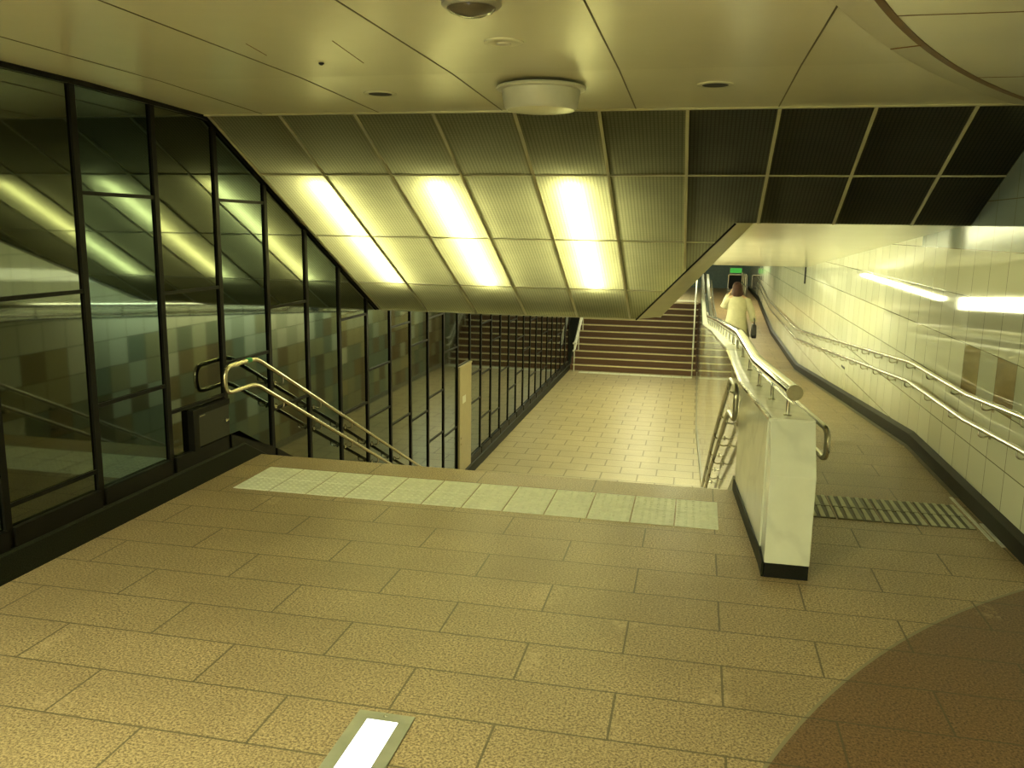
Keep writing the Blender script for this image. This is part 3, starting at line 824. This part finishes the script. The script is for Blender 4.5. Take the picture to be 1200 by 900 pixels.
bm = B(); box(bm, 1.25, 1.95, 35.94, 36, FAR_TOP, .22); do = struct('door_1', bm, M['flat_black'])
bm = B()
for x in (1.21, 1.95): box(bm, x, x + .04, 35.92, 36, FAR_TOP, .26)
box(bm, 1.21, 1.99, 35.92, 36, .22, .26); obj('door_frame', bm, M['steel'], do)
t = thing('exit_sign', 'small glowing green exit sign above the dark doorway at the end of the ramp', 'sign', (1.5, 35.9, .4))
bm = B(); box(bm, 1.26, 1.76, 35.93, 36, .30, .52); obj('housing', bm, M['grey_plastic'], t)
bm = B(); box(bm, 1.28, 1.74, 35.92, 35.93, .315, .505); obj('face', bm, M['exit_green'], t)
# tall steel post and rail end by the far right side
t = thing('barrier_rail', 'steel barrier with upright posts at the far end of the ramp', 'railing', (1.75, 31, FAR_TOP))
for k in range(3):
    bm = B(); tube(bm, [(1.62, 30.5 + 1.2 * k, FAR_TOP), (1.62, 30.5 + 1.2 * k, FAR_TOP + .85)], .028, 10); obj('post', bm, M['steel'], t, smooth=True)
for h in (.45, .85):
    bm = B(); tube(bm, [(1.62, 30.3, FAR_TOP + h), (1.62, 33.1, FAR_TOP + h)], .025, 10); obj('rail', bm, M['steel'], t, smooth=True)

# ------------------------------------------------------------------ the person walking away down the ramp
def skin_mesh(name, verts, edges, radii, m, parent, levels=2):
    me = bpy.data.meshes.new(name)
    o = link(bpy.data.objects.new(name, me))
    pl = wloc(parent)
    me.from_pydata([Vector(v) - pl for v in verts], edges, [])
    o.parent = parent
    sk = o.modifiers.new('skin', 'SKIN'); ss = o.modifiers.new('sub', 'SUBSURF'); ss.levels = levels; ss.render_levels = levels
    for v, r in zip(me.skin_vertices[0].data, radii): v.radius = (r, r) if isinstance(r, float) else r
    me.skin_vertices[0].data[0].use_root = True
    bpy.context.view_layer.update()
    dg = bpy.context.evaluated_depsgraph_get()
    nm = bpy.data.meshes.new_from_object(o.evaluated_get(dg))
    o.modifiers.clear(); o.data = nm; nm.name = name
    if m: nm.materials.clear(); nm.materials.append(m)
    for p in nm.polygons: p.use_smooth = True
    return o
PX, PY, PZ = .82, 17.95, -.77
skin_m = plain('skin', (.52, .33, .22), .5, var=.05)
coat_m = plain('cream_wool_coat', (.52, .49, .33), .8, var=.08, scale=12)
hair_m = plain('dark_red_brown_hair', (.045, .014, .009), .8, var=.3, scale=40)
dark_m = plain('black_leather', (.012, .011, .010), .4)
per = thing('person', 'person with red-brown hair in a cream coat walking away down the ramp', 'person', (PX, PY, PZ))
def Q(x, y, z): return (PX + x, PY + y, PZ + z)
V_ = [Q(0, 0, .90), Q(0, 0, 1.10), Q(0, .01, 1.30), Q(0, .01, 1.41), Q(0, .02, 1.49),            # pelvis..neck 0-4
      Q(-.01, .03, 1.58), Q(-.015, .03, 1.66),                                                        # head 5-6
      Q(-.17, 0, 1.37), Q(-.26, .02, 1.20), Q(-.17, .10, 1.44), Q(-.14, .10, 1.50),                   # left arm bent up to the head 7-10
      Q(.17, 0, 1.37), Q(.27, -.02, 1.16), Q(.33, .03, .95), Q(.34, .04, .89),                        # right arm hanging out 11-14
      Q(-.09, 0, .88), Q(-.10, .04, .50), Q(-.10, -.02, .09), Q(-.10, .10, .04),                      # legs 15-22
      Q(.09, 0, .88), Q(.10, .12, .52), Q(.10, .16, .10), Q(.10, .28, .05)]
E_ = [(0, 1), (1, 2), (2, 3), (3, 4), (4, 5), (5, 6), (3, 7), (7, 8), (8, 9), (9, 10), (3, 11), (11, 12), (12, 13), (13, 14),
      (0, 15), (15, 16), (16, 17), (17, 18), (0, 19), (19, 20), (20, 21), (21, 22)]
R_ = [.13, .115, .13, .10, .05, .085, .07, .062, .048, .036, .03, .062, .048, .036, .03, .085, .06, .04, .035, .085, .06, .04, .035]
body = skin_mesh('body', V_, E_, R_, skin_m, per)
# fingers of both hands
fv, fe, fr_ = [], [], []
for base, s, up in ((Vector(Q(-.14, .10, 1.50)), -1, Vector((.2, -.1, 1)).normalized()), (Vector(Q(.34, .04, .89)), 1, Vector((.05, .1, -1)).normalized())):
    for k in range(5):
        a = base + Vector((.0, (k - 2) * .018, 0))
        ln = (.055, .075, .08, .075, .06)[k]
        n0 = len(fv)
        fv += [tuple(a), tuple(a + up * ln * .6), tuple(a + up * ln + Vector((-s * .015, 0, 0)))]
        fe += [(n0, n0 + 1), (n0 + 1, n0 + 2)]; fr_ += [.010, .009, .007]
bm = B()
for i in range(0, len(fv), 3): tube(bm, [fv[i], fv[i + 1], fv[i + 2]], .009, 6)
obj('fingers', bm, skin_m, body, smooth=True)
bm = B()
for s in (-1, 1): lathe(bm, Vector(Q(-.013 + s * .083, .03, 1.60)), [(.008, -.03), (.018, 0), (.012, .03)], 8)
lathe(bm, Vector(Q(-.013, .125, 1.585)), [(.018, -.02), (.012, 0), (.004, .03)], 8)
obj('face_features', bm, skin_m, body, smooth=True)
def ell(cx, cy, z, rx, ry, n=20, ph=0):
    return [Q(cx + rx * math.cos(2 * PI * k / n) * (1 + .04 * math.sin(5 * 2 * PI * k / n + ph)), cy + ry * math.sin(2 * PI * k / n), z) for k in range(n)]
bm = B()
loft(bm, [ell(0, .03, .60, .28, .25, ph=1), ell(0, .03, .63, .275, .25, ph=1), ell(0, .02, .82, .24, .205, ph=.6), ell(0, .0, 1.0, .20, .165), ell(0, 0, 1.10, .185, .15), ell(0, 0, 1.28, .21, .16),
          ell(0, .0, 1.38, .19, .13), ell(0, .01, 1.44, .11, .095), ell(0, .015, 1.475, .085, .085)])
coat = obj('coat', bm, coat_m, per, smooth=True)
def sleeve(bm, pts, rs):
    rings = []
    for i, p in enumerate(pts):
        p = Vector(p); t = (Vector(pts[min(i + 1, len(pts) - 1)]) - Vector(pts[max(i - 1, 0)])).normalized()
        n_ = t.cross(Vector((0, 1, 0))).normalized(); b = t.cross(n_)
        rings.append([p + (n_ * math.cos(2 * PI * k / 14) + b * math.sin(2 * PI * k / 14)) * rs[i] for k in range(14)])
    loft(bm, rings)
bm = B()
sleeve(bm, [Q(-.09, 0, .90), Q(-.10, .03, .50), Q(-.10, -.02, .10)], [.105, .085, .075])
sleeve(bm, [Q(.09, 0, .90), Q(.10, .11, .52), Q(.10, .16, .12)], [.105, .085, .075])
obj('trousers', bm, dark_m, per, smooth=True)
bm = B()
sleeve(bm, [Q(-.10, 0, 1.37), Q(-.19, 0, 1.34), Q(-.27, .01, 1.20), Q(-.26, .03, 1.19), Q(-.20, .08, 1.38), Q(-.17, .10, 1.44)], [.07, .082, .075, .072, .062, .058])
sleeve(bm, [Q(.10, 0, 1.37), Q(.19, 0, 1.34), Q(.28, -.02, 1.16), Q(.33, .03, .97), Q(.335, .035, .93)], [.07, .082, .073, .062, .060])
obj('sleeves', bm, coat_m, coat, smooth=True)
bm = B()
for sx, fy in ((-.10, .06), (.10, .24)):
    loft(bm, [[Q(sx + .05 * math.cos(a), fy - .02 + (.13 if math.sin(a) > 0 else .09) * math.sin(a), z) for a in [2 * PI * k / 14 for k in range(14)]] for z in (.0, .06)])
    tube(bm, [Q(sx, fy - .07, .05), Q(sx, fy - .09, .22)], .055, 12)
obj('shoes', bm, dark_m, per, smooth=True)
bm = B()
loft(bm, [ell(-.01, -.02, 1.40, .07, .06, 16), ell(-.01, -.03, 1.48, .115, .085, 16), ell(-.012, -.015, 1.56, .108, .10, 16), ell(-.015, .0, 1.64, .100, .108, 16), ell(-.015, .01, 1.70, .075, .085, 16), ell(-.015, .012, 1.725, .03, .035, 16)])
obj('hair', bm, hair_m, per, smooth=True)
t = thing('handbag', 'black handbag carried at the right side of the person in the cream coat', 'handbag', Q(.33, .0, .72))
bm = B(); loft(bm, [[Q(.36 + sx * w, -.01 + sy * d, z) for sx, sy in ((-1, -1), (1, -1), (1, 1), (-1, 1))] for z, w, d in ((.60, .045, .15), (.66, .05, .16), (.86, .04, .14), (.88, .03, .13))])
obj('bag_body', bm, dark_m, t, bevel=.01)
bm = B(); tube(bm, fillet([Q(.36, -.12, .87), Q(.355, -.07, 1.0), Q(.355, .05, 1.0), Q(.36, .10, .87)], .06, 5), .01, 8); obj('strap', bm, dark_m, t, smooth=True)

# ------------------------------------------------------------------ world, camera, colour
w = bpy.data.worlds.new('world'); SC.world = w; w.use_nodes = True
w.node_tree.nodes['Background'].inputs[0].default_value = (.02, .02, .012, 1)
cam = bpy.data.cameras.new('camera'); co = link(bpy.data.objects.new('camera', cam)); SC.camera = co
cam.sensor_width = 36; cam.lens = 36 * 993.229 / 1200; cam.clip_start = .05; cam.clip_end = 200
ya, pi_, ro = R(-12.167), R(10.407), R(.892)
f = Vector((math.sin(ya) * math.cos(pi_), math.cos(ya) * math.cos(pi_), -math.sin(pi_)))
r = Vector((math.cos(ya), -math.sin(ya), 0)); u = r.cross(f)
c, s = math.cos(ro), math.sin(ro)
rr, uu = r * c + u * s, u * c - r * s
mw = Matrix(((rr.x, uu.x, -f.x, 0), (rr.y, uu.y, -f.y, 0), (rr.z, uu.z, -f.z, 1.959), (0, 0, 0, 1)))
co.matrix_world = mw
SC.view_settings.view_transform = 'Standard'; SC.view_settings.look = 'None'
SC.view_settings.gamma = 1; SC.view_settings.use_curve_mapping = False
SC.view_settings.exposure = 1.0
cy = SC.cycles
cy.use_denoising = True
cy.max_bounces = 8; cy.diffuse_bounces = 5; cy.glossy_bounces = 5; cy.transmission_bounces = 3
cy.caustics_reflective = False
cy.sample_clamp_indirect = 4
